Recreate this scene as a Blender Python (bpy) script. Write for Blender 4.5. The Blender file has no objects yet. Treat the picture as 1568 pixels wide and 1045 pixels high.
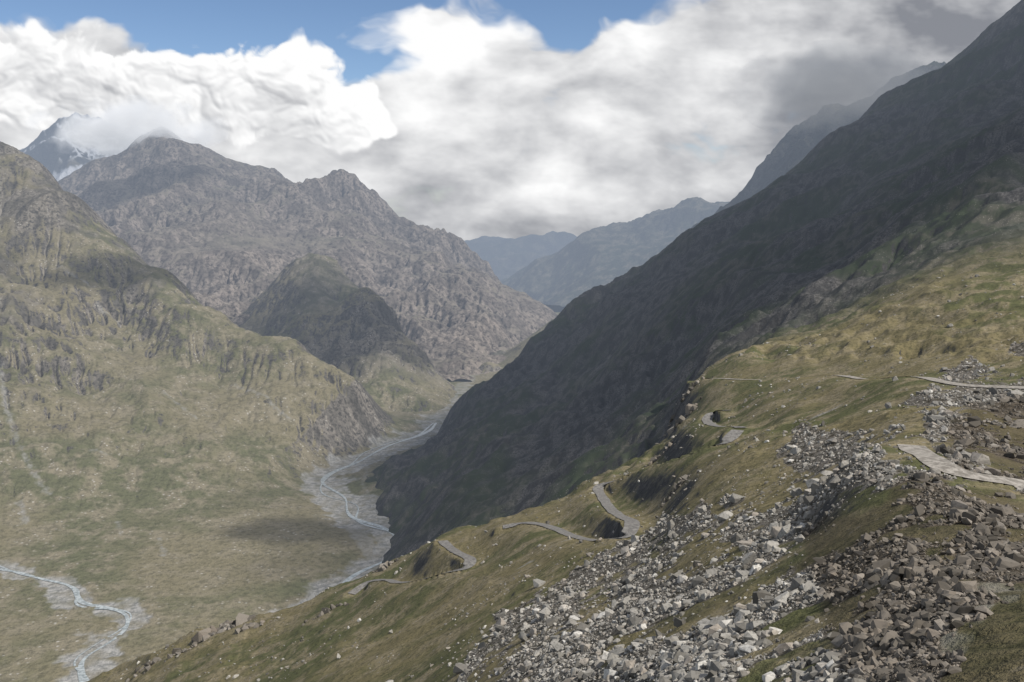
import bpy, bmesh, math, random, time
import numpy as np
from mathutils import Vector
T0=time.time()
random.seed(4); rng=np.random.default_rng(7)
scene=bpy.context.scene
F=1506.0; PITCH=math.atan(222.5/F); SP,CP=math.sin(PITCH),math.cos(PITCH)
# ---- image pixel helpers: bearing / elevation tangents from image coordinates, and back ----
def ratio(py):
    v=(522.5-np.asarray(py,float))/F
    return (-SP+v*CP)/(CP+v*SP)
def utan(px,py):
    v=(522.5-np.asarray(py,float))/F
    return (np.asarray(px,float)-784)/F/(CP+v*SP)
def toimg(U,R):
    v=(R*CP+SP)/(CP-R*SP)
    return 784+U*F*(CP+v*SP), 522.5-v*F
# ---- noise ----
GC=np.cos(np.arange(1024)/1024*2*np.pi).astype(np.float32); GS=np.sin(np.arange(1024)/1024*2*np.pi).astype(np.float32)
def perlin(x,y,seed=0):
    x=np.asarray(x,np.float32);y=np.asarray(y,np.float32)
    fx=np.floor(x);fy=np.floor(y)
    xi=fx.astype(np.int64); yi=fy.astype(np.int64)
    xf=x-fx; yf=y-fy
    def g(ix,iy):
        h=(ix*374761393+iy*668265263+seed*144665)&0xffffffff
        h=((h^(h>>13))*1274126177)&0xffffffff
        h=h^(h>>16)
        k=h&1023
        return GC[k],GS[k]
    u=xf*xf*xf*(xf*(xf*6-15)+10); v=yf*yf*yf*(yf*(yf*6-15)+10)
    a=g(xi,yi);b=g(xi+1,yi);c=g(xi,yi+1);d=g(xi+1,yi+1)
    n00=a[0]*xf+a[1]*yf; n10=b[0]*(xf-1)+b[1]*yf
    n01=c[0]*xf+c[1]*(yf-1); n11=d[0]*(xf-1)+d[1]*(yf-1)
    return 1.5*((n00*(1-u)+n10*u)*(1-v)+(n01*(1-u)+n11*u)*v)
def fbm(X,Y,lam,octv,r=.6,seed=0):
    o=0;s=0
    for k in range(octv):
        o=o+r**k*perlin(X/lam*2**k+k*5.1,Y/lam*2**k-k*3.3,seed+k); s+=r**(2*k)
    return np.clip(.5+.28*o/math.sqrt(s),0,1)
def blur(a,n=1):
    for _ in range(n):
        p=np.pad(a,1,mode='edge')
        a=(p[:-2,1:-1]+p[2:,1:-1]+p[1:-1,:-2]+p[1:-1,2:]+4*p[1:-1,1:-1])/8
    return a
def tps(P,V,X,Y):
    n=len(P); d=np.linalg.norm(P[:,None]-P[None],axis=2)
    K=np.where(d>0,d*d*np.log(d+1e-12),0)+np.eye(n)*2e-4
    A=np.zeros((n+3,n+3)); A[:n,:n]=K; A[:n,n]=1; A[:n,n+1:]=P; A[n,:n]=1; A[n+1:,:n]=P.T
    w=np.linalg.solve(A,np.concatenate([V,[0,0,0]]))
    out=w[n]+w[n+1]*X+w[n+2]*Y
    for i in range(n):
        r2=(X-P[i,0])**2+(Y-P[i,1])**2
        out+=w[i]*0.5*r2*np.log(r2+1e-12)
    return out
def flow(Z,X,Y):
    H,W=Z.shape; best=np.zeros((H,W)); rec=np.arange(H*W).reshape(H,W).copy(); idx=rec.copy()
    for di,dj in((0,1),(1,0),(0,-1),(-1,0),(1,1),(1,-1),(-1,1),(-1,-1)):
        i0,i1=max(0,-di),H-max(0,di); j0,j1=max(0,-dj),W-max(0,dj)
        a=(slice(i0,i1),slice(j0,j1)); b=(slice(i0+di,i1+di),slice(j0+dj,j1+dj))
        s=(Z[a]-Z[b])/np.hypot(X[a]-X[b],Y[a]-Y[b])
        m=s>best[a]
        best[a]=np.where(m,s,best[a]); rec[a]=np.where(m,idx[b],rec[a])
    o=np.argsort(-Z.ravel()).tolist(); r=rec.ravel().tolist(); A=[1.0]*(H*W)
    for k in o:
        q=r[k]
        if q!=k: A[q]+=A[k]
    return np.array(A).reshape(H,W)
class Sheet: pass
def make_sheet(pts,U0,U1,nu,Lk,mode='r',amp=0.012,lam=(700,350,170,80,40,20,10,5,2.5),rough=.07,carve=0.006,seed=0,xs=3.5,ys=1.4,post=None,passes=2,fade=None,jit=.004,nearbig=1.0,finec=.22):
    P=[];V=[]
    for p in pts:
        px,D,py=p[:3]
        if isinstance(py,str): z=float(py); R=z/D; py=float(toimg(0,R)[1])
        else: R=float(ratio(py))
        P.append((float(utan(px,py))*xs,math.log(D)*ys)); V.append(R if mode=='r' else R*D/1000)
    P=np.array(P);V=np.array(V)
    U=np.linspace(U0,U1,nu)
    L=[]
    for k in range(len(Lk)-1):
        D0,_=Lk[k];D1,n=Lk[k+1]
        L.append(np.linspace(math.log(D0),math.log(D1),n,endpoint=(k==len(Lk)-2)))
    L=np.concatenate(L)
    UU,LL=np.meshgrid(U,L); D=np.exp(LL)
    Uc=np.linspace(U0,U1,nu//4+2); ic=np.linspace(0,len(L)-1,len(L)//4+2); Lc=np.interp(ic,np.arange(len(L)),L)
    a,b_=np.meshgrid(Uc,Lc); Zc=tps(P,V,a*xs,b_*ys)
    T=np.stack([np.interp(U,Uc,row) for row in Zc]); ii=np.clip(np.searchsorted(ic,np.arange(len(L)),side='right')-1,0,len(ic)-2)
    t=((np.arange(len(L))-ic[ii])/(ic[ii+1]-ic[ii]))[:,None]; Z=blur(T[ii]*(1-t)+T[ii+1]*t,3)
    Z=Z*D if mode=='r' else Z*1000
    X=UU*D; Y=D
    if post is not None: Z=post(Z,X,Y)
    f=1.0 if fade is None else fade(X,Y,Z)
    am=amp(D) if callable(amp) else amp
    cv=carve(D) if callable(carve) else carve
    S=Sheet(); S.base=Z.copy()
    dU=U[1]-U[0]
    wx=X+.15*lam[0]*perlin(X/lam[0],Y/lam[0],seed+50)+.12*lam[2]*perlin(X/lam[2],Y/lam[2],seed+52); wy=Y+.15*lam[0]*perlin(X/lam[0]+9,Y/lam[0],seed+51)+.12*lam[2]*perlin(X/lam[2]+9,Y/lam[2],seed+53)
    mod=np.clip(.9+1.3*perlin(X/(lam[0]*.9),Y/(lam[0]*.9),seed+70),.25,1.8)
    for k,l in enumerate(lam):
        a=np.minimum(rough*l,am*D)*np.clip(l/(2.5*dU*D)-.6,0,1)
        if l>60: a=a*(nearbig+(1-nearbig)*np.clip((D-900)/400,0,1))
        if a.max()<=0: continue
        n=perlin(wx/l+k*7.3,wy/l-k*3.1,seed+k)
        if l>30: n=0.75*(.75-2.4*np.abs(n))+.3*n
        Z=Z+a*n*f*(mod if k>1 else 1)
    S.flow=np.zeros_like(Z)
    for it in range(passes):
        A=flow(Z+D*jit*perlin(X/(5*dU*D.mean()),Y/(9*dU*D.mean()),seed+90+it),X,Y)
        c=np.log2(A)
        g=np.clip((c-3.6)/7,0,1.2)
        fine=blur(g,1); wide=blur(g,8)
        Z=Z-cv*D*(finec*fine+1.9*wide)*f*np.clip(mod,.5,1.3)
        S.flow=np.maximum(S.flow*.7,fine)
    S.U=U;S.L=L;S.X=X;S.Y=Y;S.Z=Z;S.attrs={}
    return S
def hgt(S,x,y,Z=None):
    x=np.asarray(x,float);y=np.asarray(y,float)
    fu=np.clip((x/y-S.U[0])/(S.U[1]-S.U[0]),0,len(S.U)-1.001); fl=np.interp(np.log(y),S.L,np.arange(len(S.L))); fl=np.clip(fl,0,len(S.L)-1.001)
    i=fl.astype(int);j=fu.astype(int);a=fl-i;b=fu-j;Z=S.Z if Z is None else Z
    return (Z[i,j]*(1-a)*(1-b)+Z[i+1,j]*a*(1-b)+Z[i,j+1]*(1-a)*b+Z[i+1,j+1]*a*b)
def pixel_hit(S,px,py,Dmin=0,base=False):  # ground point where the ray through an image pixel first meets the sheet
    u=float(utan(px,py)); r=float(ratio(py))
    j=int(np.clip(round((u-S.U[0])/(S.U[1]-S.U[0])),0,len(S.U)-1))
    D=S.Y[:,j]; R=(S.base if base else S.Z)[:,j]/D
    k=np.where((R>=r)&(D>=Dmin))[0]
    if len(k)==0: k=[int(np.argmax(np.where(D>=Dmin,R,-9)))]
    k=k[0]
    if k>0 and R[k]>R[k-1]:
        t=(r-R[k-1])/(R[k]-R[k-1]); t=min(max(t,0),1); d=D[k-1]+t*(D[k]-D[k-1])
    else: d=D[k]
    return (u*d,d)
def spline(P,step):
    P=np.array(P,float); Q=np.vstack([2*P[0]-P[1],P,2*P[-1]-P[-2]]); out=[]
    for i in range(1,len(Q)-2):
        n=max(2,int(np.linalg.norm(Q[i+1]-Q[i])/step))
        t=(np.arange(n)/n)[:,None]
        out.append(.5*((2*Q[i])+(-Q[i-1]+Q[i+1])*t+(2*Q[i-1]-5*Q[i]+4*Q[i+1]-Q[i+2])*t**2+(-Q[i-1]+3*Q[i]-3*Q[i+1]+Q[i+2])*t**3))
    out.append(P[-1:]); return np.vstack(out)
def dist_field(S,C,maxd):
    d=np.full(S.X.shape,1e9); near=np.zeros(S.X.shape,int)
    m=(S.X>C[:,0].min()-maxd)&(S.X<C[:,0].max()+maxd)&(S.Y>C[:,1].min()-maxd)&(S.Y<C[:,1].max()+maxd)
    ii,jj=np.where(m)
    if len(ii)==0: return d,near
    best=np.full(len(ii),1e9);bi=np.zeros(len(ii),int); x=S.X[ii,jj];y=S.Y[ii,jj]
    for k in range(len(C)):
        q=(x-C[k,0])**2+(y-C[k,1])**2; mm=q<best; best[mm]=q[mm]; bi[mm]=k
    d[ii,jj]=np.sqrt(best); near[ii,jj]=bi
    return d,near
def mesh_obj(name,co,faces,mat,smooth=True,attrs=None):
    me=bpy.data.meshes.new(name); co=np.asarray(co,np.float32); faces=np.asarray(faces,np.int32); n=faces.shape[1]
    me.vertices.add(len(co)); me.vertices.foreach_set('co',co.ravel())
    me.loops.add(faces.size); me.loops.foreach_set('vertex_index',faces.ravel())
    me.polygons.add(len(faces)); me.polygons.foreach_set('loop_start',np.arange(0,faces.size,n,dtype=np.int32))
    me.polygons.foreach_set('use_smooth',np.full(len(faces),smooth))
    me.update(calc_edges=True)
    for k,v in (attrs or {}).items():
        a=me.attributes.new(k,'FLOAT','POINT'); a.data.foreach_set('value',np.asarray(v,np.float32).ravel())
    ob=bpy.data.objects.new(name,me); scene.collection.objects.link(ob); me.materials.append(mat); return ob
def build(S,name,mat,zcull=None,s=1.0,lA=None,lB=None,sd=0):
    H,W=S.Z.shape; idx=np.arange(H*W).reshape(H,W)
    f=np.stack([idx[:-1,:-1],idx[:-1,1:],idx[1:,1:],idx[1:,:-1]],-1).reshape(-1,4)
    if zcull is not None:
        k=zcull[:-1,:-1]&zcull[1:,1:]; f=f[~k.ravel()]
    S.attrs['flow']=S.flow
    ww=S.X+S.Z*.4
    S.attrs['nA']=fbm(ww,S.Y,lA or 380*s,6,.6,sd+200); S.attrs['nB']=fbm(ww,S.Y,lB or 55*s,5,.68,sd+220)
    o=mesh_obj(name,np.stack([S.X,S.Y,S.Z],-1).reshape(-1,3),f,mat,True,S.attrs); print(name,round(time.time()-T0,1)); return o
# ---- material DSL ----
class NT:
    def __init__(s,tree): s.t=tree; s.n=tree.nodes; s.l=tree.links
    def put(s,sock,v):
        if v is None: return
        if hasattr(v,'is_linked'): s.l.new(v,sock)
        else:
            if isinstance(v,(tuple,list)) and sock.type=='RGBA' and len(v)==3: v=(*v,1)
            sock.default_value=v
    def m(s,op,a,b=None,c=None,clamp=False):
        n=s.n.new('ShaderNodeMath'); n.operation=op; n.use_clamp=clamp
        s.put(n.inputs[0],a);s.put(n.inputs[1],b)
        if c is not None:s.put(n.inputs[2],c)
        return n.outputs[0]
    def vm(s,op,a,b=None,sc=None):
        n=s.n.new('ShaderNodeVectorMath'); n.operation=op; s.put(n.inputs[0],a);s.put(n.inputs[1],b)
        if sc is not None: s.put(n.inputs['Scale'],sc)
        return n.outputs[1] if op in('DOT_PRODUCT','LENGTH') else n.outputs[0]
    def noise(s,vec,scale,det=4,rough=.55,dist=0,col=False):
        n=s.n.new('ShaderNodeTexNoise'); s.put(n.inputs['Vector'],vec); n.inputs['Scale'].default_value=scale;n.inputs['Detail'].default_value=det
        n.inputs['Roughness'].default_value=rough;n.inputs['Distortion'].default_value=dist
        return n.outputs[1 if col else 0]
    def vor(s,vec,scale,feat='F1',rnd=1,out='Distance'):
        n=s.n.new('ShaderNodeTexVoronoi'); n.feature=feat; s.put(n.inputs['Vector'],vec); n.inputs['Scale'].default_value=scale; n.inputs['Randomness'].default_value=rnd
        return n.outputs[out]
    def ss(s,v,a,b,lo=0,hi=1):
        n=s.n.new('ShaderNodeMapRange'); n.interpolation_type='SMOOTHSTEP'; s.put(n.inputs[0],v)
        n.inputs[1].default_value=a;n.inputs[2].default_value=b;n.inputs[3].default_value=lo;n.inputs[4].default_value=hi
        return n.outputs[0]
    def mix(s,f,a,b,mode='MIX'):
        n=s.n.new('ShaderNodeMix'); n.data_type='RGBA'; n.blend_type=mode; s.put(n.inputs[0],f); s.put(n.inputs[6],a); s.put(n.inputs[7],b); return n.outputs[2]
    def attr(s,name):
        n=s.n.new('ShaderNodeAttribute'); n.attribute_name=name; return n.outputs['Fac']
    def sep(s,v):
        n=s.n.new('ShaderNodeSeparateXYZ'); s.put(n.inputs[0],v); return n.outputs
def newmat(name):
    m=bpy.data.materials.new(name); m.use_nodes=True; nt=NT(m.node_tree)
    b=m.node_tree.nodes['Principled BSDF']; b.inputs['Roughness'].default_value=.95; b.inputs['Specular IOR Level'].default_value=.1
    return m,nt,b
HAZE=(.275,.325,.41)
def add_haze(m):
    # aerial haze painted into the surface as emission, growing with distance from the origin
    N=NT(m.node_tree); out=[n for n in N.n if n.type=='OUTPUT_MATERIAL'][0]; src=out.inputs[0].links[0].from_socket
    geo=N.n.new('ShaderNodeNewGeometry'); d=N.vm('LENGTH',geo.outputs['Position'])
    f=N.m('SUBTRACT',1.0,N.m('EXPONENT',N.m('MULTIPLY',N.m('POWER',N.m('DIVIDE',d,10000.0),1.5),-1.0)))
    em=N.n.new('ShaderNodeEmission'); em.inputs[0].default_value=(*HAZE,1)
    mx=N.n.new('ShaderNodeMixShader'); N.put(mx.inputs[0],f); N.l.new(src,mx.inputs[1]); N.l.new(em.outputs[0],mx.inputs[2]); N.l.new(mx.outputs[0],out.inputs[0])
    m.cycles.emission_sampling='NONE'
def terrain_mat(name,g1,g2,r1,r2,s=1.0,rock_lo=.80,rock_hi=.68,speck=.5,scree=(.20,.185,.16),bumpd=1.0,flowc=.5,snow=None,specscale=.10,mot=.45,rdark=.42):
    m,N,b=newmat(name); geo=N.n.new('ShaderNodeNewGeometry'); pos=geo.outputs['Position']; nz=N.sep(geo.outputs['Normal'])[2]; pz=N.sep(pos)[2]
    nA=N.attr('nA'); nB=N.attr('nB'); nC=N.noise(pos,.10/s,4,.72)
    grass=N.mix(N.ss(nA,.40,.60),g1,g2)
    grass=N.mix(N.ss(nB,.42,.66),grass,N.mix(.5,g2,(.25,.22,.165)))
    grass=N.mix(N.m('MULTIPLY',N.ss(nC,.46,.62),mot),grass,tuple(c*.4 for c in g1))
    rock=N.mix(N.ss(nB,.38,.62),r1,r2)
    rock=N.mix(N.m('MULTIPLY',N.ss(nC,.35,.6),.7),tuple(c*rdark for c in r1),rock)
    t=N.m('ADD',nz,N.m('MULTIPLY',N.m('SUBTRACT',N.m('ADD',nB,nC),1.0),.6))
    rk=N.ss(t,rock_hi,rock_lo,1,0)
    rk=N.m('MAXIMUM',rk,N.attr('rock'))
    col=N.mix(rk,grass,rock)
    fl=N.attr('flow')
    sc=N.m('MULTIPLY',N.ss(N.m('ADD',N.m('ADD',fl,N.m('MULTIPLY',nC,.3)),N.m('MULTIPLY',N.m('SUBTRACT',nA,.5),1.0)),.42,.82),flowc)
    col=N.mix(sc,col,scree)
    if speck:
        v=N.vor(pos,specscale/s)
        sp=N.m('MULTIPLY',N.ss(v,.12,.26,1,0),N.m('MULTIPLY',N.ss(nB,.46,.66,.1,1),speck))
        col=N.mix(sp,col,(.42,.40,.36))
    col=N.mix(N.attr('gravel'),col,N.mix(N.ss(nC,.38,.62),(.19,.19,.18),(.36,.35,.33)))
    if snow:
        sn=N.m('MULTIPLY',N.ss(N.m('ADD',N.m('ADD',nz,N.m('MULTIPLY',N.m('SUBTRACT',nB,.5),.9)),N.m('MULTIPLY',fl,.25)),snow[1]-.06,snow[1]+.1),N.ss(pz,snow[0],snow[0]+120))
        sn=N.m('MAXIMUM',sn,N.attr('snow')); col=N.mix(sn,col,(.72,.74,.78))
    N.put(b.inputs['Base Color'],col)
    bp=N.n.new('ShaderNodeBump'); bp.inputs['Strength'].default_value=1; bp.inputs['Distance'].default_value=8*s*bumpd
    N.put(bp.inputs['Height'],nC); N.l.new(bp.outputs[0],b.inputs['Normal'])
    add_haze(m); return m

# =================== SHEET A : near hillside and right mountain ===================
cols={
1900:[(20,1350),(60,950),(150,740),(400,540),(900,370),(2000,120),(3500,-150),(4500,-230),(6000,-100)],
1750:[(20,1300),(50,1010),(100,850),(200,720),(400,570),(800,440),(1500,280),(2500,80),(3900,-110),(5200,20)],
1568:[(25,1260),(50,1045),(80,920),(130,815),(190,750),(260,680),(400,595),(600,520),(900,430),(1300,320),(2000,200),(3000,90),(3800,10),(4800,150)],
1480:[(190,722),(3750,88)],
1400:[(25,1320),(60,1045),(90,930),(130,820),(190,712),(300,645),(450,590),(700,530),(1000,440),(1400,380),(2200,270),(3000,185),(3700,140),(4700,280)],
1320:[(3500,180)],
1240:[(30,1370),(80,1045),(120,940),(200,810),(300,725),(450,650),(650,590),(900,530),(1200,490),(1700,420),(2500,330),(3300,250),(4200,380)],
1170:[(3300,300)],
1100:[(35,1400),(100,1045),(150,950),(250,830),(400,720),(600,655),(800,600),(1000,560),(1150,575),(1400,540),(1900,460),(2600,380),(3300,328),(4200,470)],
1050:[(850,625),(950,600),(1100,625),(3250,358)],
1000:[(40,1450),(130,1045),(200,950),(330,845),(500,760),(700,700),(800,688),(950,725),(1300,680),(1700,600),(2200,500),(2800,420),(3200,388),(4200,540)],
900:[(50,1500),(170,1045),(260,950),(400,865),(550,800),(700,750),(760,738),(900,790),(1200,770),(1500,700),(2000,620),(2500,540),(3000,478),(3150,458),(4000,580)],
850:[(3100,492)],
800:[(60,1550),(220,1045),(320,960),(450,880),(600,815),(700,785),(850,850),(1200,840),(1500,770),(1900,700),(2400,620),(2850,565),(3000,540),(3600,640)],
700:[(70,1600),(290,1045),(400,970),(520,900),(640,840),(720,808),(850,880),(1300,860),(1650,800),(1900,750),(2300,690),(2700,640),(2850,622),(3300,700)],
600:[(90,1650),(380,1045),(500,970),(620,910),(720,875),(770,860),(900,950),(1400,920),(1900,840),(2150,770),(2350,715),(2450,702),(2800,780)],
550:[(2350,752),(2000,860)],
500:[(140,1600),(450,1045),(600,970),(740,915),(790,903),(900,1000),(1500,1010),(2000,920),(2500,850),(3500,760)],
400:[(550,1045),(700,975),(800,943),(950,1050),(1500,1100),(2500,950),(4500,750)],
300:[(620,1045),(760,985),(830,968),(1000,1100),(1500,1150)],
200:[(250,1650),(700,1060),(820,1020),(860,1013),(1000,1120),(3000,950)],
100:[(800,1080),(870,1062),(1100,1200)],
-150:[(400,1700),(850,1200),(1100,1300),(3000,1000),(5000,900)]}
ptsA=[(px,D,py) for px,c in cols.items() for D,py in c]
sst=lambda D,a,b:np.clip((D-a)/(b-a),0,1)
A=make_sheet(ptsA,-.80,.76,1200,[(8,0),(50,50),(900,430),(5200,520)],mode='r',amp=lambda D:.0042+.012*sst(D,1000,1800),carve=lambda D:.0015+.0055*sst(D,1000,1600),seed=3,lam=(700,350,170,80,40,20,10,5,2.5,1.2),rough=.085,jit=.002,nearbig=.3)
print('A',time.time()-T0)
# =================== SHEET B : valley floor and left slope ===================
ptsB=[]
for px,c in {
-160:[(900,'-700'),(1343,'-700'),(1850,'-690'),(2700,'-430'),(3500,'-50'),(4600,150),(5600,300)],
0:[(900,'-700'),(1343,'-700'),(1850,'-698'),(2200,'-640'),(2700,'-490'),(3200,'-300'),(3700,'-80'),(4300,223),(5100,350)],
50:[(4200,250)],
100:[(1343,'-700'),(1900,'-698'),(2250,'-645'),(2750,'-500'),(3250,'-330'),(4050,293),(4900,430)],
200:[(900,'-700'),(1343,'-700'),(1950,'-698'),(2350,'-645'),(2800,'-530'),(3300,'-360'),(3800,370),(4600,530)],
270:[(3600,418)],
340:[(900,'-700'),(1400,'-700'),(2080,'-698'),(2500,'-635'),(3000,'-510'),(3400,465),(4100,620)],
450:[(1400,'-700'),(1900,'-699'),(2300,'-702'),(2650,'-630'),(2950,'-530'),(3100,530),(3700,680)],
540:[(1400,'-702'),(2000,'-702'),(2600,'-706'),(2760,'-650'),(2900,598),(3400,'-735')],
600:[(1400,'-702'),(1900,'-702'),(2400,'-708'),(2800,'-712'),(2880,'-700'),(2950,650),(3300,'-735')],
650:[(2900,'-722'),(3500,'-735')],
700:[(1400,'-702'),(2000,'-704'),(2800,'-720'),(3500,'-735'),(4000,'-752'),(5500,'-790')],
750:[(3600,'-738'),(4200,'-752'),(4600,'-765'),(6000,'-800')],
800:[(2000,'-704'),(3000,'-725'),(3900,'-735'),(4600,525),(5000,'-765'),(6000,'-790')],
860:[(3500,'-720'),(4900,496),(5400,'-770'),(6500,'-790')],
1000:[(2000,'-704'),(4000,'-600'),(6500,'-700')]}.items():
    for D,py in c: ptsB.append((px,D,py))
def postB(Z,X,Y):
    fl=-702-np.maximum(0,Y-2000)*.022
    d=Z-fl; return fl+np.where(d>22,d,22*np.exp(np.clip(d/22-1,-20,0)))-6
def fadeB(X,Y,Z):
    fl=-702-np.maximum(0,Y-2000)*.022
    return np.clip((Z-fl)/120,0.03,1)
B=make_sheet(ptsB,-.72,.2,900,[(850,0),(6800,760)],mode='z',amp=.011,carve=.010,seed=21,post=postB,fade=fadeB,lam=(900,450,220,110,55,28,14),rough=.075,jit=.003)
mainr=[pixel_hit(B,*p,Dmin=dm) for p,dm in [((738,558),3900),((708,588),3500),((692,612),3100),((655,655),2700),((600,677),2500),((548,698),2300),((508,720),2200),((497,738),0),((525,762),0),((548,788),0),((590,803),0),((622,825),0),((605,850),0),((540,878),0),((500,908),0),((440,960),0),((380,1040),0)]]
leftr=[pixel_hit(B,*p) for p in [(-80,850),(-10,868),(30,876),(70,890),(108,902),(118,924),(150,930),(187,938),(186,962),(155,988),(125,1010),(126,1045),(115,1090)]]
CM=spline(mainr,15); CL=spline(leftr,10)
grav=np.zeros_like(B.Z)
for C,w,e in((CM,56,44),(CL,28,38)):
    d,_=dist_field(B,C,220)
    wob=e*perlin(B.X/70,B.Y/70,77)+16*perlin(B.X/17,B.Y/17,78)
    wfar=w*np.clip(1.15-(B.Y-2600)/2000,.35,1) if C is CM else w
    g=np.clip((wfar+wob-d)/12+.5,0,1); grav=np.maximum(grav,g)
    fl=-702-np.maximum(0,B.Y-2000)*.022-7
    tt=np.clip((140-d)/90,0,1)*(C is CM)*np.clip((3700-B.Y)/400,0,1); B.Z=B.Z*(1-tt)+np.minimum(B.Z,fl+4*(1-tt))*tt
    B.Z-=1.5*g
B.attrs['gravel']=grav*np.clip(.8+.6*perlin(B.X/30,B.Y/30,79),.3,1)*np.clip(1-(B.Y-3000)/1800,.5,1)
B.attrs['rock']=np.clip((B.Z+300)/320+1.2*perlin(B.X/240,B.Y/240,71)+.9*perlin(B.X/70,B.Y/70,72)-.18,0,.85)*np.clip((B.Z+620)/80,0,1)
for pl,w in (([(0,560),(5,600),(25,670),(55,730),(75,755)],7),([(150,465),(195,500)],7),([(90,410),(140,440)],7),([(360,590),(410,610),(440,640)],6),([(500,755),(560,830),(590,880)],22),([(30,770),(40,800)],8),([(250,600),(300,640)],5),([(140,690),(170,700)],5),([(245,825),(250,850)],5),([(180,800),(185,820)],4),([(0,868),(60,900),(110,930),(140,945)],2),([(548,706),(562,722),(556,742),(575,768),(600,785)],4)):
    C=spline([pixel_hit(B,*p) for p in pl],12); d,_=dist_field(B,C,80)
    wob=(8*perlin(B.X/25,B.Y/25,81)+5*perlin(B.X/9,B.Y/9,82))*min(1,w/6)
    B.attrs['gravel']=np.maximum(B.attrs['gravel'],.55*np.clip((w+wob-d)/8+.3,0,1))

# roads on A
roads=[]; FIX=np.zeros(A.Z.shape,bool); SOFT=np.zeros(A.Z.shape,bool)
def add_road(S,pl,w):
    C=spline([pixel_hit(S,*p,base=True) for p in pl],2.5)
    for _ in range(10): C[1:-1]=(C[:-2]+2*C[1:-1]+C[2:])/4
    z=hgt(S,C[:,0],C[:,1],S.base)+.0012*C[:,1]
    z=np.convolve(np.pad(z,5,mode='edge'),np.ones(11)/11,'valid')
    d,near=dist_field(S,C,w*7)
    cell=.006*S.Y+.3
    fl=w/2+np.maximum(.5,cell*.8)
    m=d<w*7; t=np.clip((d-fl)/(w*3.5),0,1); t=t*t*(3-2*t)
    lift=.06+.0006*S.Y
    S.Z[m]=(S.Z*t+(z[near]-lift)*(1-t))[m]
    FIX[d<fl]=True; SOFT[m]=True
    T=np.gradient(C,axis=0); T/=np.linalg.norm(T,axis=1)[:,None]+1e-9; Nn=np.stack([-T[:,1],T[:,0]],1)
    roads.append((C,Nn,z,w)); return C,z
RP=[([(1395,688),(1425,702),(1445,712),(1480,724),(1520,738),(1568,750),(1640,772)],6.5,1),
 ([(1130,660),(1105,680),(1040,706),(975,726),(938,740),(916,749),(922,762),(934,780),(950,792),(968,801),(960,818),(930,828),(905,829),(875,822),(850,811),(820,803),(795,803),(770,812)],7,0),
 ([(678,832),(690,841),(704,850),(722,858),(712,869),(680,880),(645,890),(612,894),(588,889),(562,895),(538,912)],7,0),
 ([(1640,600),(1568,596),(1500,593),(1450,588),(1400,579),(1330,583),(1275,576),(1180,583),(1100,581),(1065,587)],8,1),
 ([(1135,655),(1100,655),(1082,646),(1095,634),(1115,628)],7,0)]
for pl,w,k in RP: add_road(A,pl,w)
# ease the ground between and beside the bends so the road lies on an even grassy slope
SOFT&=~FIX
ri=np.where(SOFT.any(1))[0]; ci=np.where(SOFT.any(0))[0]; sl=(slice(ri[0]-2,ri[-1]+3),slice(ci[0]-2,min(ci[-1]+3,A.Z.shape[1])))
zz=A.Z[sl].copy(); z00=zz.copy(); sm=SOFT[sl]
for it in range(140):
    q=blur(zz,1); zz=np.where(sm,q,zz)
A.Z[sl]=np.where(sm,zz+.35*(fbm(A.X[sl],A.Y[sl],14,4,.6,410)-.5)*np.minimum(A.Y[sl]*.01,5),z00)
def inpoly(px,py,poly):
    r=np.zeros(px.shape,bool); n=len(poly)
    for i in range(n):
        x1,y1=poly[i];x2,y2=poly[(i+1)%n]
        c=((y1>py)!=(y2>py))&(px<(x2-x1)*(py-y1)/((y2-y1)+1e-9)+x1); r^=c
    return r
POLY=[[(690,1100),(720,1000),(790,940),(830,890),(930,850),(1000,800),(1130,775),(1230,745),(1330,705),(1420,712),(1568,762),(1700,800),(1700,860),(1568,915),(1500,950),(1450,1000),(1420,1100)],
 [(1190,700),(1205,665),(1290,635),(1370,628),(1380,660),(1340,700),(1260,730),(1220,725)],
 [(1400,620),(1440,560),(1568,530),(1700,500),(1700,700),(1568,745),(1480,715),(1440,690),(1400,680)]]
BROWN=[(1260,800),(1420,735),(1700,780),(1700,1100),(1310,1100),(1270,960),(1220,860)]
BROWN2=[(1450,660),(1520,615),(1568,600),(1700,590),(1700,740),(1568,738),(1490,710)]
gx0,gy0=toimg(A.X/A.Y,A.Z/A.Y)
gx=gx0+14*perlin(A.X/12,A.Y/12,5)+30*perlin(gx0/60,gy0/40,6); gy=gy0+26*perlin(gx0/50,gy0/30,8)
rub=np.zeros_like(A.Z)
for p,s in zip(POLY,(1,.8,.85)): rub=np.maximum(rub,s*(inpoly(gx,gy,p)&(A.Y<700)))
patch=perlin(A.X/(10+.04*A.Y),A.Y/(16+.06*A.Y),15)+.6*perlin(A.X/5,A.Y/7,16)
rub=blur(rub,2)*np.clip(.90+2.0*patch,.06,1)
A.attrs['rubble']=rub
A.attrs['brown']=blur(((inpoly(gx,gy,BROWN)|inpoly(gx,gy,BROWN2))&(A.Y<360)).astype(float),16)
A.attrs['rock']=np.where(A.Y>1050,np.clip((A.Y-1050)/300,0,1)*np.clip(.45+1.8*perlin(A.X/260,A.Y/260,61)+.9*perlin(A.X/60,A.Y/60,62),0,1),0)
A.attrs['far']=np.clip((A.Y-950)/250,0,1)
gA=np.zeros_like(A.Z)
for pl,w in (([(1050,636),(1047,648),(1050,662)],1.5),([(1290,620),(1240,640)],2),([(940,930),(1010,925)],1.0),([(800,870),(870,835)],1.2)):
    C=spline([pixel_hit(A,*p,base=True) for p in pl],4); d,_=dist_field(A,C,60)
    gA=np.maximum(gA,.7*np.clip((w+4*perlin(A.X/9,A.Y/9,82)-d)/3+.3,0,1))
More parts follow.
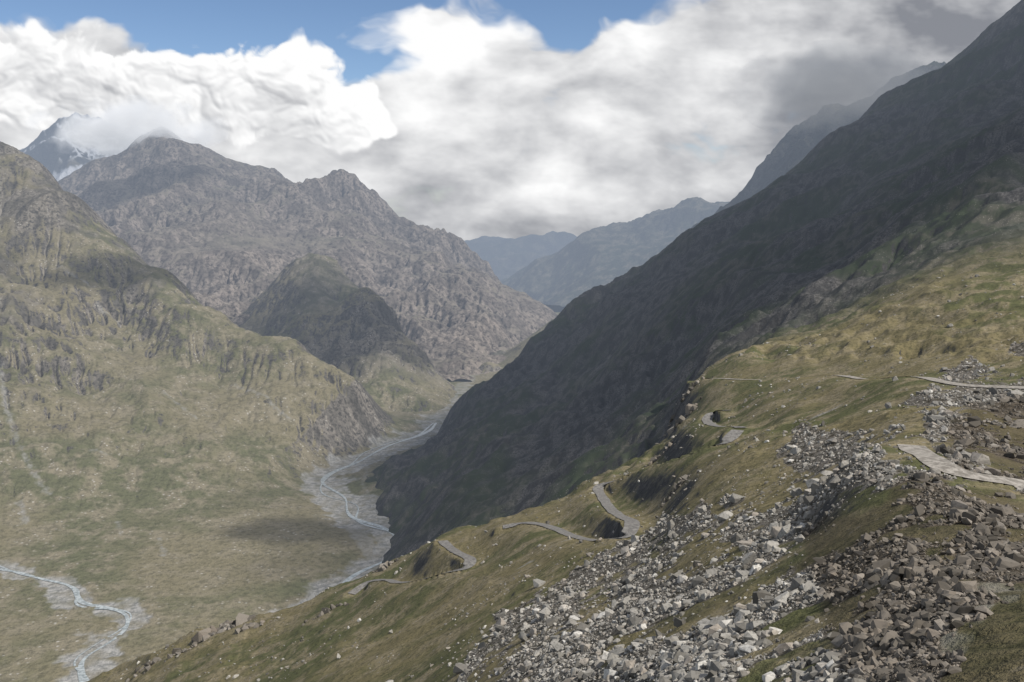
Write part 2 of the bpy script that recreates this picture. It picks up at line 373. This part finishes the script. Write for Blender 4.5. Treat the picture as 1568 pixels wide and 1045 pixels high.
TAL=[(1290,1060),(1330,1000),(1430,925),(1568,845),(1720,790),(1720,840),(1568,905),(1470,980),(1400,1060)]
gA=np.maximum(gA,.6*blur((inpoly(gx,gy,TAL)&(A.Y<200)).astype(float),3)*np.clip(.7+1.2*perlin(A.X/4,A.Y/6,19),.1,1))
A.attrs['gravel']=gA

matB=terrain_mat('valley_ground',(.122,.123,.070),(.195,.172,.110),(.14,.13,.115),(.30,.27,.235),s=1.3,rock_lo=.82,rock_hi=.69,speck=.75,flowc=.65,scree=(.31,.28,.24),bumpd=.7)
matC=terrain_mat('brown_mountain',(.14,.13,.10),(.20,.175,.145),(.18,.155,.135),(.37,.315,.27),s=2.2,rock_lo=.92,rock_hi=.80,speck=0,flowc=.75,scree=(.44,.385,.335),bumpd=.65,rdark=.36)
matS=terrain_mat('snow_mountain',(.10,.10,.08),(.12,.11,.09),(.10,.10,.10),(.17,.165,.16),s=3,speck=0,snow=(330,.80))
matF=terrain_mat('far_mountain',(.06,.07,.05),(.09,.09,.07),(.09,.09,.08),(.15,.14,.13),s=3,speck=0,rock_lo=.85,rock_hi=.7)
m,N,b=newmat('hillside_ground'); matA=m
geo=N.n.new('ShaderNodeNewGeometry'); pos=geo.outputs['Position']; nz=N.sep(geo.outputs['Normal'])[2]
nA=N.attr('nA'); nB=N.attr('nB'); nC=N.noise(pos,.3,5,.72)
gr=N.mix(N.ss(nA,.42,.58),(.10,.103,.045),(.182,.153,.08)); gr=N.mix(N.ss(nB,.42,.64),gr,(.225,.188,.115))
gr=N.mix(N.m('MULTIPLY',N.ss(nC,.47,.62),.65),gr,(.052,.052,.026))
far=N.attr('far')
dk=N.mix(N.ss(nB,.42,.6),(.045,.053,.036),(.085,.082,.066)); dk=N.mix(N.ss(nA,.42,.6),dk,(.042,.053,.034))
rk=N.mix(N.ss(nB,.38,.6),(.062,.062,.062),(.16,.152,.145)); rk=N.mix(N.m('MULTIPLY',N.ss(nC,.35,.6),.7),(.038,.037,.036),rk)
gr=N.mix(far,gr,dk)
t=N.m('ADD',nz,N.m('MULTIPLY',N.m('SUBTRACT',N.m('ADD',nB,nC),1.0),.5))
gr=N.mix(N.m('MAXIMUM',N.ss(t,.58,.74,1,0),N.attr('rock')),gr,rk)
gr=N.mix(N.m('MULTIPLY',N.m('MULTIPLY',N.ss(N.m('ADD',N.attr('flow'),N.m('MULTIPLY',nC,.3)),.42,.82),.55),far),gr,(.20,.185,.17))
v=N.vor(pos,.3); sp=N.m('MULTIPLY',N.ss(v,.1,.24,1,0),N.m('MULTIPLY',N.ss(nB,.46,.62),.75))
gr=N.mix(sp,gr,(.30,.28,.25))
gr=N.mix(N.attr('gravel'),gr,N.mix(N.ss(nC,.38,.62),(.2,.19,.17),(.36,.34,.31)))
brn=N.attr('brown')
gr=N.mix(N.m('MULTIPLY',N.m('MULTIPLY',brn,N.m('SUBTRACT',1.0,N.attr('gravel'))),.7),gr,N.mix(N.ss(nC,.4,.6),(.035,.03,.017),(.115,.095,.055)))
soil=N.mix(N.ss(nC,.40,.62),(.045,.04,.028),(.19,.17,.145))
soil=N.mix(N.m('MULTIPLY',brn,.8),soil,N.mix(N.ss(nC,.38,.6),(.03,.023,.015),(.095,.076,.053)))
ru=N.ss(N.m('ADD',N.attr('rubble'),N.m('MULTIPLY',N.m('SUBTRACT',nC,.5),.8)),.35,.65)
gr=N.mix(ru,gr,soil)
N.put(b.inputs['Base Color'],gr)
bp=N.n.new('ShaderNodeBump'); bp.inputs['Strength'].default_value=1; bp.inputs['Distance'].default_value=1.7
N.put(bp.inputs['Height'],nC); N.l.new(bp.outputs[0],b.inputs['Normal'])
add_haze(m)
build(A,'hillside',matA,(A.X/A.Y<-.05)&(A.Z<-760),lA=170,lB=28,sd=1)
build(B,'valley',matB,s=1.3,sd=2)
# =================== C, E, S, F sheets ===================
def crest(lst,dD,dpy):
    out=[]
    for px,D,py in lst: out.append((px,D,py)); out.append((px,D+dD,py+dpy))
    return out
cC=[(20,8000,350),(60,8000,320),(100,8000,290),(150,8200,263),(210,8500,235),(250,8500,213),(300,8300,240),(350,8200,258),(410,8000,262),(440,7900,276),(480,7800,290),(520,7800,280),(560,7700,300),(600,7600,330),(640,7400,355),(680,7300,365),(720,7200,395),(770,6900,425),(820,6300,470),(846,6100,494)]
pC=crest(cC,1600,110)+[(-50,7500,400),(100,5000,'-480'),(100,6200,'-260'),(100,7200,'-90'),(200,5000,'-500'),(200,6000,'-250'),(200,7200,'30'),(360,4700,'-600'),(360,5300,'-450'),(360,6300,'-210'),(360,7300,'20'),(500,4500,'-720'),(500,5200,'-520'),(500,6000,'-340'),(500,7000,'-120'),(600,4300,'-770'),(600,5200,'-610'),(600,6000,'-450'),(600,6800,'-300'),(700,4100,'-765'),(700,4900,'-670'),(700,5800,'-545'),(700,6500,'-450'),(740,4500,'-775'),(780,5000,'-790'),(780,5500,'-720'),(780,6200,'-650'),(820,5600,'-790'),(850,5800,'-810'),(920,6300,'-900'),(920,7500,560)]
C_=make_sheet(pC,-.56,.12,760,[(3900,0),(9800,600)],mode='r',amp=.013,carve=.013,seed=40,lam=(1500,800,400,200,100,50,28),rough=.11,passes=2,jit=.004,finec=.28)
C_.attrs['rock']=np.clip(.5+1.2*perlin(C_.X/600,C_.Y/600,5),0,1)*.9
build(C_,'mountain',matC,s=2.2,sd=3)
pE=crest([(300,5100,545),(340,5100,520),(380,5100,478),(420,5100,440),(450,5050,416),(480,5000,401),(520,4800,422),(560,4500,452),(600,4200,492),(640,3950,545),(665,3800,580),(685,3600,608)],800,150)+[(600,3150,'-745'),(600,3500,'-690'),(600,3900,'-600'),(520,3200,'-740'),(520,3800,'-620'),(520,4400,'-480'),(640,3100,'-750'),(640,3500,'-715'),(400,3400,'-720'),(400,4200,'-600'),(300,4000,'-680'),(690,3200,'-800'),(760,3900,'-850'),(740,4800,'-880'),(820,3100,'-900'),(820,4200,'-900'),(820,5500,'-980'),(820,6400,'-1000'),(720,4300,'-860')]
E=make_sheet(pE,-.36,.0,440,[(2950,0),(6200,420)],mode='r',amp=.011,carve=.009,seed=60,lam=(900,450,220,110,55,28),rough=.095,passes=2,jit=.003)
E.attrs['rock']=np.clip(.3+1.2*perlin(E.X/400,E.Y/400,5),0,1)*.8
build(E,'mountain_spur',matB,E.Z<-790,s=1.5,sd=4)
pS=crest([(-60,12000,290),(0,12000,262),(30,12000,250),(50,12000,234),(75,12000,214),(105,12000,198),(140,12000,208),(180,12000,222),(230,12000,225),(290,12000,262),(350,12000,320)],2500,120)+[(0,10000,340),(50,10000,310),(100,10000,288),(150,9800,290),(200,10000,300),(300,10000,340),(120,8800,330)]
S_=make_sheet(pS,-.58,-.26,360,[(8600,0),(15000,300)],mode='r',amp=.016,carve=.006,seed=80,lam=(2500,1200,600,300,150,80),rough=.14)
gx2,gy2=toimg(S_.X/S_.Y,S_.Z/S_.Y)
S_.attrs['snow']=blur((inpoly(gx2+8*perlin(gx2/9,gy2/9,3),gy2+5*perlin(gx2/7,gy2/7,4),[(75,272),(100,258),(140,250),(185,232),(200,245),(150,275),(110,300),(70,295)])&(S_.Y<12200)).astype(float),1)
build(S_,'snowy_mountain',matS,s=3,sd=5)
pF=crest([(560,17000,430),(640,17000,400),(700,17000,384),(750,17000,378),(800,17000,372),(850,17000,360),(885,17000,366),(930,17000,392),(1000,17000,420)],2500,60)+[(640,13500,470),(750,13500,450),(850,13500,450),(950,13500,470)]
Fs=make_sheet(pF,-.16,.16,300,[(12500,0),(19000,200)],mode='r',amp=.010,carve=.005,seed=90,lam=(2500,1200,600,300,150),rough=.1)
build(Fs,'distant_mountain',matF,s=4,sd=6)
pG=crest([(760,12500,455),(800,12000,425),(840,11500,402),(880,11200,380),(910,11000,362),(940,11000,347),(975,11000,343),(1010,11000,334),(1040,11000,324),(1065,11000,317),(1085,11000,326),(1120,11000,322),(1200,11000,300)],2200,90)+[(760,9800,500),(840,8800,495),(900,8800,470),(1000,8800,430),(1100,8800,400),(820,7600,'-880'),(950,7600,'-800')]
G=make_sheet(pG,-.03,.32,360,[(7400,0),(13500,260)],mode='r',amp=.010,carve=.006,seed=95,lam=(2500,1200,600,300,150,80),rough=.1)
build(G,'distant_mountain.001',matF,s=3,sd=7)
pH=crest([(1060,6500,372),(1090,6500,346),(1115,6500,322),(1150,6500,288),(1170,6500,262),(1190,6500,238),(1215,6500,215),(1235,6500,203),(1255,6500,187),(1290,6500,178),(1330,6500,165),(1400,6500,120)],1200,150)+[(1090,5500,400),(1190,5500,320),(1290,5500,270),(1400,5500,200)]
H=make_sheet(pH,.17,.44,300,[(5000,0),(8200,200)],mode='r',amp=.013,carve=.006,seed=97,lam=(900,450,220,110,55),rough=.16)
build(H,'rocky_peak',matF,s=2,sd=8)

# ---- water and roads ----
def ribbon(name,C,Nn,z,w,mat,nx=2):
    n=len(C); offs=np.linspace(-.5,.5,nx+1)
    wv=w if np.ndim(w) else np.full(n,w)
    V=[]
    for o in offs: V.append(np.column_stack([C[:,0]+Nn[:,0]*o*wv,C[:,1]+Nn[:,1]*o*wv,z]))
    V=np.stack(V,1).reshape(-1,3); k=nx+1; f=[]
    for i in range(n-1):
        for j in range(nx): f.append((i*k+j,i*k+j+1,(i+1)*k+j+1,(i+1)*k+j))
    return mesh_obj(name,V,f,mat)
def nrm(C):
    T=np.gradient(C,axis=0); T/=np.linalg.norm(T,axis=1)[:,None]+1e-9; return np.stack([-T[:,1],T[:,0]],1)
m,N,b=newmat('glacial_water'); b.inputs['Roughness'].default_value=.3; b.inputs['Specular IOR Level'].default_value=.4
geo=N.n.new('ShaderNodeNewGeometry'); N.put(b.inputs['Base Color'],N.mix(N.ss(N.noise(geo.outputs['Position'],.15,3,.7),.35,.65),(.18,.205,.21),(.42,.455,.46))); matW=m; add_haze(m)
CMw=CM[CM[:,1]<3150]
for C,w,nm,ph,aa in((CMw,8,'river',3.5,22),(CMw,4,'river.001',23.5,45),(CL,7,'river.002',13.5,12),(CL,3,'river.003',33.5,24)):
    s=np.arange(len(C)); wob=perlin(s/9.0,s*0+.5,3)
    CC=C+nrm(C)*(perlin(s/11.0,s*0+ph,5)*aa)[:,None]
    for _ in range(3): CC[1:-1]=(CC[:-2]+2*CC[1:-1]+CC[2:])/4
    z=hgt(B,CC[:,0],CC[:,1])+.9; z=np.convolve(np.pad(z,4,mode='edge'),np.ones(9)/9,'valid')
    ribbon(nm,CC,nrm(CC),z,w*(1+.8*wob),matW)
def roadmat(nm,c1,c2):
    m,N,b=newmat(nm); geo=N.n.new('ShaderNodeNewGeometry'); p=geo.outputs['Position']
    c=N.mix(N.ss(N.noise(p,.5,4,.75),.38,.62),c1,c2)
    N.put(b.inputs['Base Color'],c); return m
rm=roadmat('road_asphalt',(.12,.115,.11),(.22,.21,.195)); rg=roadmat('road_gravel',(.17,.155,.135),(.34,.315,.28))
for (C,Nn,z,w),(pl,_,k) in zip(roads,RP):
    wv=w*(1+.15*perlin(np.arange(len(C))/8.0,np.zeros(len(C))+.3,2))
    ribbon('road',C,Nn,z+.05,wv,rg if k else rm,3)

# ---- boulders ----
def variants(n,npt):
    out=[]
    for i in range(n):
        bm=bmesh.new()
        p=rng.normal(size=(npt,3)); p/=np.linalg.norm(p,axis=1)[:,None]; p=np.sign(p)*np.abs(p)**.75; p*=rng.uniform(.75,1.1,(npt,1))
        for q in p: bm.verts.new(q)
        bmesh.ops.convex_hull(bm,input=bm.verts)
        bmesh.ops.delete(bm,geom=[v for v in bm.verts if not v.link_faces],context='VERTS')
        bmesh.ops.triangulate(bm,faces=bm.faces); bm.verts.index_update()
        out.append((np.array([v.co[:] for v in bm.verts]),np.array([[v.index for v in f.verts] for f in bm.faces]))); bm.free()
    return out
VAR=variants(24,15)
def rocks(name,S,x,y,size,brown,mat,sink=.25):
    z=hgt(S,x,y); vid=rng.integers(0,len(VAR),len(x)); V=[];Fc=[];T=[];Bn=[];off=0
    for k,(vv,ff) in enumerate(VAR):
        s=np.where(vid==k)[0]; n=len(s)
        if n==0: continue
        sc=size[s,None]*rng.uniform(.5,1.3,(n,3))*np.array([1,1,.8])*.5
        P=vv[None]*sc[:,None,:]
        a=rng.uniform(0,6.28,n);t=rng.normal(0,.4,n)
        ca,sa,ct,st=np.cos(a)[:,None],np.sin(a)[:,None],np.cos(t)[:,None],np.sin(t)[:,None]
        X,Y,Z=P[...,0],P[...,1],P[...,2]
        Y,Z=Y*ct-Z*st,Y*st+Z*ct; X,Y=X*ca-Y*sa,X*sa+Y*ca
        P=np.stack([X+x[s,None],Y+y[s,None],Z+(z[s]+size[s]*(.36-sink))[:,None]],-1)
        V.append(P.reshape(-1,3)); Fc.append((ff[None]+(np.arange(n)*len(vv))[:,None,None]+off).reshape(-1,3)); off+=n*len(vv)
        T.append(np.repeat(rng.uniform(0,1,n),len(vv))); Bn.append(np.repeat(brown[s],len(vv)))
    return mesh_obj(name,np.vstack(V),np.vstack(Fc),mat,False,{'tone':np.concatenate(T),'brown':np.concatenate(Bn)})
m,N,b=newmat('boulder_stone'); geo=N.n.new('ShaderNodeNewGeometry'); p=geo.outputs['Position']; tn=N.attr('tone')
c=N.mix(tn,(.12,.112,.098),(.45,.43,.39)); c=N.mix(N.m('MULTIPLY',N.ss(tn,.72,.88),.55),c,(.21,.165,.125))
c=N.mix(N.ss(tn,.91,.95),c,(.52,.50,.46))
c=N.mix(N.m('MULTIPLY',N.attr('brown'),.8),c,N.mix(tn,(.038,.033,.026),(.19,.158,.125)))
c=N.mix(N.m('MULTIPLY',N.ss(N.noise(p,1.8,3,.75),.45,.65),.5),c,(.09,.083,.072)); N.put(b.inputs['Base Color'],c); matR=m
def cand(n,D0,D1,U0=-.5,U1=.62):
    U=rng.uniform(U0,U1,n); D=np.exp(rng.uniform(math.log(D0),math.log(D1),n)); x=U*D
    gu=np.clip(((U-A.U[0])/(A.U[1]-A.U[0])).astype(int),0,len(A.U)-1); gl=np.interp(np.log(D),A.L,np.arange(len(A.L))).astype(int)
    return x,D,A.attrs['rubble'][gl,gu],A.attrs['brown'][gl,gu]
def offroad(x,y,mg):
    on=np.zeros(len(x),bool)
    for C,_,_,w in roads:
        for q in C[::2]: on|=((x-q[0])**2+(y-q[1])**2)<(w*.5+mg)**2
    return ~on
x,y,r,bn=cand(420000,35,650)
k=np.where(r>rng.uniform(.25,.98,len(r)))[0][:52000]; x,y,bn,r=x[k],y[k],bn[k],r[k]
k=offroad(x,y,.1); x,y,bn=x[k],y[k],bn[k]
cl=perlin(x/14,y/18,31)
size=.25*np.exp(rng.normal(0,.74,len(x))+.7*cl)*(y/150)**.4*1.3
big=rng.uniform(0,1,len(x))<.013; size=np.where(big,size*3.4,size)
size=np.clip(size,.14,2.4*(y/110)**.8)
rocks('boulder_field',A,x,y,size,bn,matR)
x,y,r,bn=cand(36000,45,1050,-.45,.6)
cl=perlin(x/35,y/35,9)+.6*perlin(x/120,y/120,10); k=np.where((cl>rng.uniform(-.2,.9,len(x)))&(r<.3))[0]; x,y,bn=x[k],y[k],bn[k]
k=offroad(x,y,.8); x,y,bn=x[k],y[k],bn[k]
size=np.clip(.45*np.exp(rng.normal(0,.68,len(x)))*(y/200)**.6,.12,6)
rocks('scattered_boulders',A,x,y,size,bn,matR)
X_,Y_,S2=[],[],[]
for px,py,sp,n,sz in [(350,964,11,60,9),(318,974,8,30,6),(378,962,6,25,6),(275,1000,6,25,5),(225,1022,7,25,5),(588,870,6,36,5),(497,940,6,22,5),(1035,752,4,25,3.5),(1040,744,3,14,3),(676,816,4,14,3),(905,850,3,10,2),(1465,700,2.2,22,1.8),(1445,695,2,18,1.8),(1052,605,8,30,5),(1040,650,9,30,5),(1530,650,7,90,1.7),(1500,670,5,60,1.5),(1560,690,5,80,1.5),(1010,700,5,20,4)]:
    qx,qy=pixel_hit(A,px,py); X_.append(qx+rng.normal(0,sp,n)); Y_.append(qy+rng.normal(0,sp*.5,n)); S2.append(np.clip(sz*np.exp(rng.normal(-.3,.5,n)),.5,16))
x=np.concatenate(X_);y=np.concatenate(Y_);size=np.concatenate(S2)
k=offroad(x,y,1.5)
rocks('rock_outcrop',A,x[k],y[k],size[k],np.full(k.sum(),.85),matR,sink=.3)
print('rocks',time.time()-T0)
# ---- clouds casting shadows (thin stratus sheets overhead) ----
SUN=Vector((.55,-.30,.78)).normalized()
def cloudmat(name,dens):
    m=bpy.data.materials.new(name); m.use_nodes=True; N=NT(m.node_tree); N.n.clear()
    out=N.n.new('ShaderNodeOutputMaterial'); tc=N.n.new('ShaderNodeTexCoord'); g=tc.outputs['Object']
    ln=N.vm('LENGTH',g); ns=N.noise(g,2.2,2,.55)
    al=N.ss(N.m('ADD',ln,N.m('MULTIPLY',N.m('SUBTRACT',ns,.5),1.0)),.5,1.04,dens,0)
    tr=N.n.new('ShaderNodeBsdfTransparent'); df=N.n.new('ShaderNodeBsdfDiffuse'); df.inputs[0].default_value=(.8,.8,.8,1)
    mx=N.n.new('ShaderNodeMixShader'); N.put(mx.inputs[0],al); N.l.new(tr.outputs[0],mx.inputs[1]); N.l.new(df.outputs[0],mx.inputs[2]); N.l.new(mx.outputs[0],out.inputs[0]); return m
mc1=cloudmat('cloud_vapour',1.0); mc2=cloudmat('cloud_vapour_thin',.82); mc3=cloudmat('cloud_vapour_wisp',.7)
def cloud(target,rx,ry,rot,mat,h=2600):
    t=(h-target[2])/SUN.z; c=Vector(target)+SUN*t
    bm=bmesh.new(); bmesh.ops.create_grid(bm,x_segments=12,y_segments=12,size=1.25)
    for v in bm.verts: v.co.z=.12*math.cos(min(v.co.xy.length,1.2)*1.3)
    me=bpy.data.meshes.new('cloud'); bm.to_mesh(me); bm.free(); me.materials.append(mat)
    ob=bpy.data.objects.new('cloud',me); scene.collection.objects.link(ob); ob.location=c; ob.scale=(rx,ry,300); ob.rotation_euler=(0,0,rot)
cloud((1150,2700,-50),1200,1850,math.radians(-25),mc1)
cloud((-720,4150,-500),600,780,.5,mc2)
cloud((-400,2000,-700),250,110,0,mc3)
cloud((1800,5900,300),800,900,0,mc2)
cloud((-1350,3550,-330),420,200,.6,mc3)
cloud((-2700,7200,0),700,350,.3,mc3)
cloud((-1900,3200,-300),260,420,.2,mc3)
# ---- mist banks resting on the summits (true volumes) ----
def volmat(name,dens,em,col):
    m=bpy.data.materials.new(name); m.use_nodes=True; N=NT(m.node_tree); N.n.clear(); out=N.n.new('ShaderNodeOutputMaterial')
    pv=N.n.new('ShaderNodeVolumePrincipled'); tc=N.n.new('ShaderNodeTexCoord'); geo=N.n.new('ShaderNodeNewGeometry')
    ln=N.vm('LENGTH',tc.outputs['Object']); ns=N.noise(geo.outputs['Position'],.0038,2,.6)
    de=N.ss(N.m('ADD',ln,N.m('MULTIPLY',N.m('SUBTRACT',ns,.5),2.2)),.40,.9,1,0)
    N.put(pv.inputs['Density'],N.m('MULTIPLY',de,dens)); pv.inputs['Color'].default_value=(*col,1)
    N.put(pv.inputs['Emission Strength'],N.m('MULTIPLY',de,dens*em)); pv.inputs['Emission Color'].default_value=(.93,.96,1,1)  # added glow stands in for ambient light scattered inside the cloud
    N.l.new(pv.outputs[0],out.inputs['Volume']); m.cycles.emission_sampling='NONE'; return m
mv1=volmat('cloud_volume',.005,.34,(.80,.81,.83)); mv2=volmat('cloud_volume_shaded',.0035,.17,(.45,.47,.5))  # second mist has shadow put into its darker colour and weaker glow
def bank(px,py,D,rx,ry,rz,mat):
    u=float(utan(px,py)); r=float(ratio(py))
    bm=bmesh.new(); bmesh.ops.create_icosphere(bm,subdivisions=3,radius=1.0)
    me=bpy.data.meshes.new('cloud'); bm.to_mesh(me); bm.free(); me.materials.append(mat)
    ob=bpy.data.objects.new('cloud',me); scene.collection.objects.link(ob); ob.location=(u*D,D,r*D); ob.scale=(rx,ry,rz)
bank(195,198,8300,850,450,280,mv1)
bank(1290,140,5600,650,400,280,mv2)

# ---- cloud deck filling the sky above the valley (curved shell 30 km out; world sky shows through its gaps) ----
gpx=np.linspace(-620,2200,1250); gpy=np.linspace(-520,640,560)
PX,PYY=np.meshgrid(gpx,gpy)
wx=PX+38*perlin(PX/170,PYY/120,301)+14*perlin(PX/60,PYY/45,302)+6*perlin(PX/22,PYY/18,303); wy=PYY+26*perlin(PX/170,PYY/120,305)+12*perlin(PX/60,PYY/45,306)+5*perlin(PX/22,PYY/18,307)
def el_(cx,cy,rx,ry,k): return k*np.exp(-((wx-cx)/rx)**2-((wy-cy)/ry)**2)
def ssn(v,a,b): t=np.clip((v-a)/(b-a),0,1); return t*t*(3-2*t)
def fb(x,y,l,o,r,sd,bil=False):
    s=0;w=0
    for k in range(o):
        n=perlin(x/l*2**k+k*3.7,y/l*2**k+k*1.9,sd+k); n=(2.9*np.abs(n)-.75) if bil else n
        s=s+r**k*n; w+=r**k
    return s/w
st=fb(wx,wy*1.7,260,6,.55,320)                      # stratiform texture
cov=1.28+el_(200,-8,290,64,-1.8)+el_(430,8,120,48,-1.2)+el_(545,90,105,50,-1.9)+el_(885,5,155,54,-1.7)+el_(650,-5,110,32,-.9)-.9*ssn(-PYY,120,420)
dA=cov+1.6*st; aS=ssn(dA,.34,.92)
bS=.62+.55*st+.38*fb(PX+40,PYY*2.2,120,5,.55,340)
bS+=el_(640,60,150,80,.22)+el_(1450,40,260,140,-.38)+el_(1270,190,160,95,-.24)+el_(1120,305,140,60,-.10)+el_(860,350,280,50,-.14)+el_(980,140,240,110,.12)+el_(720,230,200,70,.04)+el_(1320,60,70,35,.18)
bS=np.clip(bS,.16,1)
bil=fb(wx,wy,130,6,.52,360,True)
cc=el_(40,115,135,76,1)+el_(190,140,100,60,.85)+el_(330,118,85,60,.9)+el_(430,140,120,72,1.05)+el_(500,175,70,50,.6)+el_(-250,120,220,110,1)
dC=cc+.6*bil*np.clip(cc*2,0,1)-.36; thick=np.clip(dC,0,1.3); aC=ssn(dC,.0,.22)
dy=gpy[1]-gpy[0]
occ=np.zeros_like(thick)
for i in range(1,16):
    sh=np.roll(np.roll(thick,i*2,axis=0),-i,axis=1); sh[:i*2,:]=0; occ+=sh*math.exp(-i/9)
gb=blur(bil,2); gy_=np.gradient(gb,axis=0)/dy; gx_=np.gradient(gb,axis=1)/dy
rel=(gy_-.5*gx_)                                     # billow faces turned to the sun
bC=.50+.62*np.exp(-.17*occ)+3.6*np.clip(rel,-.06,.06)+.26*bil
bC+=el_(150,215,260,32,-.20)+el_(410,120,130,70,.10)+el_(110,130,70,40,-.12)
bC=np.clip(bC,.30,1.15)
alpha=1-(1-aS)*(1-aC); br=(bC*aC+bS*aS*(1-aC))/np.maximum(alpha,1e-3)
alpha*=ssn(PX,-620,-450)*(1-ssn(PX,2030,2200))*ssn(PYY,-520,-380)
R0=30000.0; v=(522.5-PYY)/F; u=(PX-784)/F; dv=np.stack([u,CP+v*SP,-SP+v*CP],-1); dv/=np.linalg.norm(dv,axis=-1)[...,None]
H_,W_=PX.shape; idx=np.arange(H_*W_).reshape(H_,W_); fs=np.stack([idx[:-1,:-1],idx[:-1,1:],idx[1:,1:],idx[1:,:-1]],-1).reshape(-1,4)
m=bpy.data.materials.new('cloud_deck'); m.use_nodes=True; N=NT(m.node_tree); N.n.clear(); out=N.n.new('ShaderNodeOutputMaterial')
em=N.n.new('ShaderNodeEmission'); N.put(em.inputs[0],N.mix(N.attr('lum'),(.11,.125,.165),(1,1,1))); tr=N.n.new('ShaderNodeBsdfTransparent')
mx=N.n.new('ShaderNodeMixShader'); N.put(mx.inputs[0],N.attr('cover')); N.l.new(tr.outputs[0],mx.inputs[1]); N.l.new(em.outputs[0],mx.inputs[2]); N.l.new(mx.outputs[0],out.inputs[0]); m.cycles.emission_sampling='NONE'
mesh_obj('sky',(dv*R0).reshape(-1,3),fs,m,True,{'lum':br,'cover':alpha})
print('sky',time.time()-T0)
# ---- sun, sky ----
sd=bpy.data.lights.new('sun','SUN'); sd.energy=5; sd.angle=math.radians(.5); sd.color=(1,.955,.885); so=bpy.data.objects.new('sun',sd); scene.collection.objects.link(so)
so.rotation_euler=SUN.to_track_quat('Z','Y').to_euler()
w=bpy.data.worlds.new('World'); scene.world=w; w.use_nodes=True; N=NT(w.node_tree); bg=w.node_tree.nodes['Background']
sk=N.n.new('ShaderNodeTexSky'); sk.sky_type='NISHITA'; sk.sun_disc=False; sk.sun_elevation=math.asin(SUN.z); sk.sun_rotation=math.atan2(SUN.x,SUN.y); sk.altitude=3500
tc=N.n.new('ShaderNodeTexCoord'); d=tc.outputs['Generated']; X,Y,Z=N.sep(d)
# broken cloud over the rest of the sky
back=N.ss(Y,.35,.65,1,0); n1=N.noise(d,2.5,2,.55)
cl=N.m('MAXIMUM',N.m('MULTIPLY',N.ss(n1,.42,.58),N.m('MAXIMUM',back,N.ss(Z,.35,.5))),0.0)
skyc=N.mix(1.0,sk.outputs[0],(.10,.105,.11),'MULTIPLY')
N.put(bg.inputs[0],N.mix(cl,skyc,(.56,.58,.62))); bg.inputs[1].default_value=1.0
cd=bpy.data.cameras.new('camera'); cd.sensor_width=36; cd.lens=36*F/1568; cd.clip_end=80000; cd.clip_start=.5
co=bpy.data.objects.new('camera',cd); scene.collection.objects.link(co); co.rotation_euler=(math.pi/2-PITCH,0,0); scene.camera=co
scene.view_settings.view_transform='Standard'; scene.view_settings.look='None'; scene.view_settings.exposure=0
print('end',time.time()-T0)
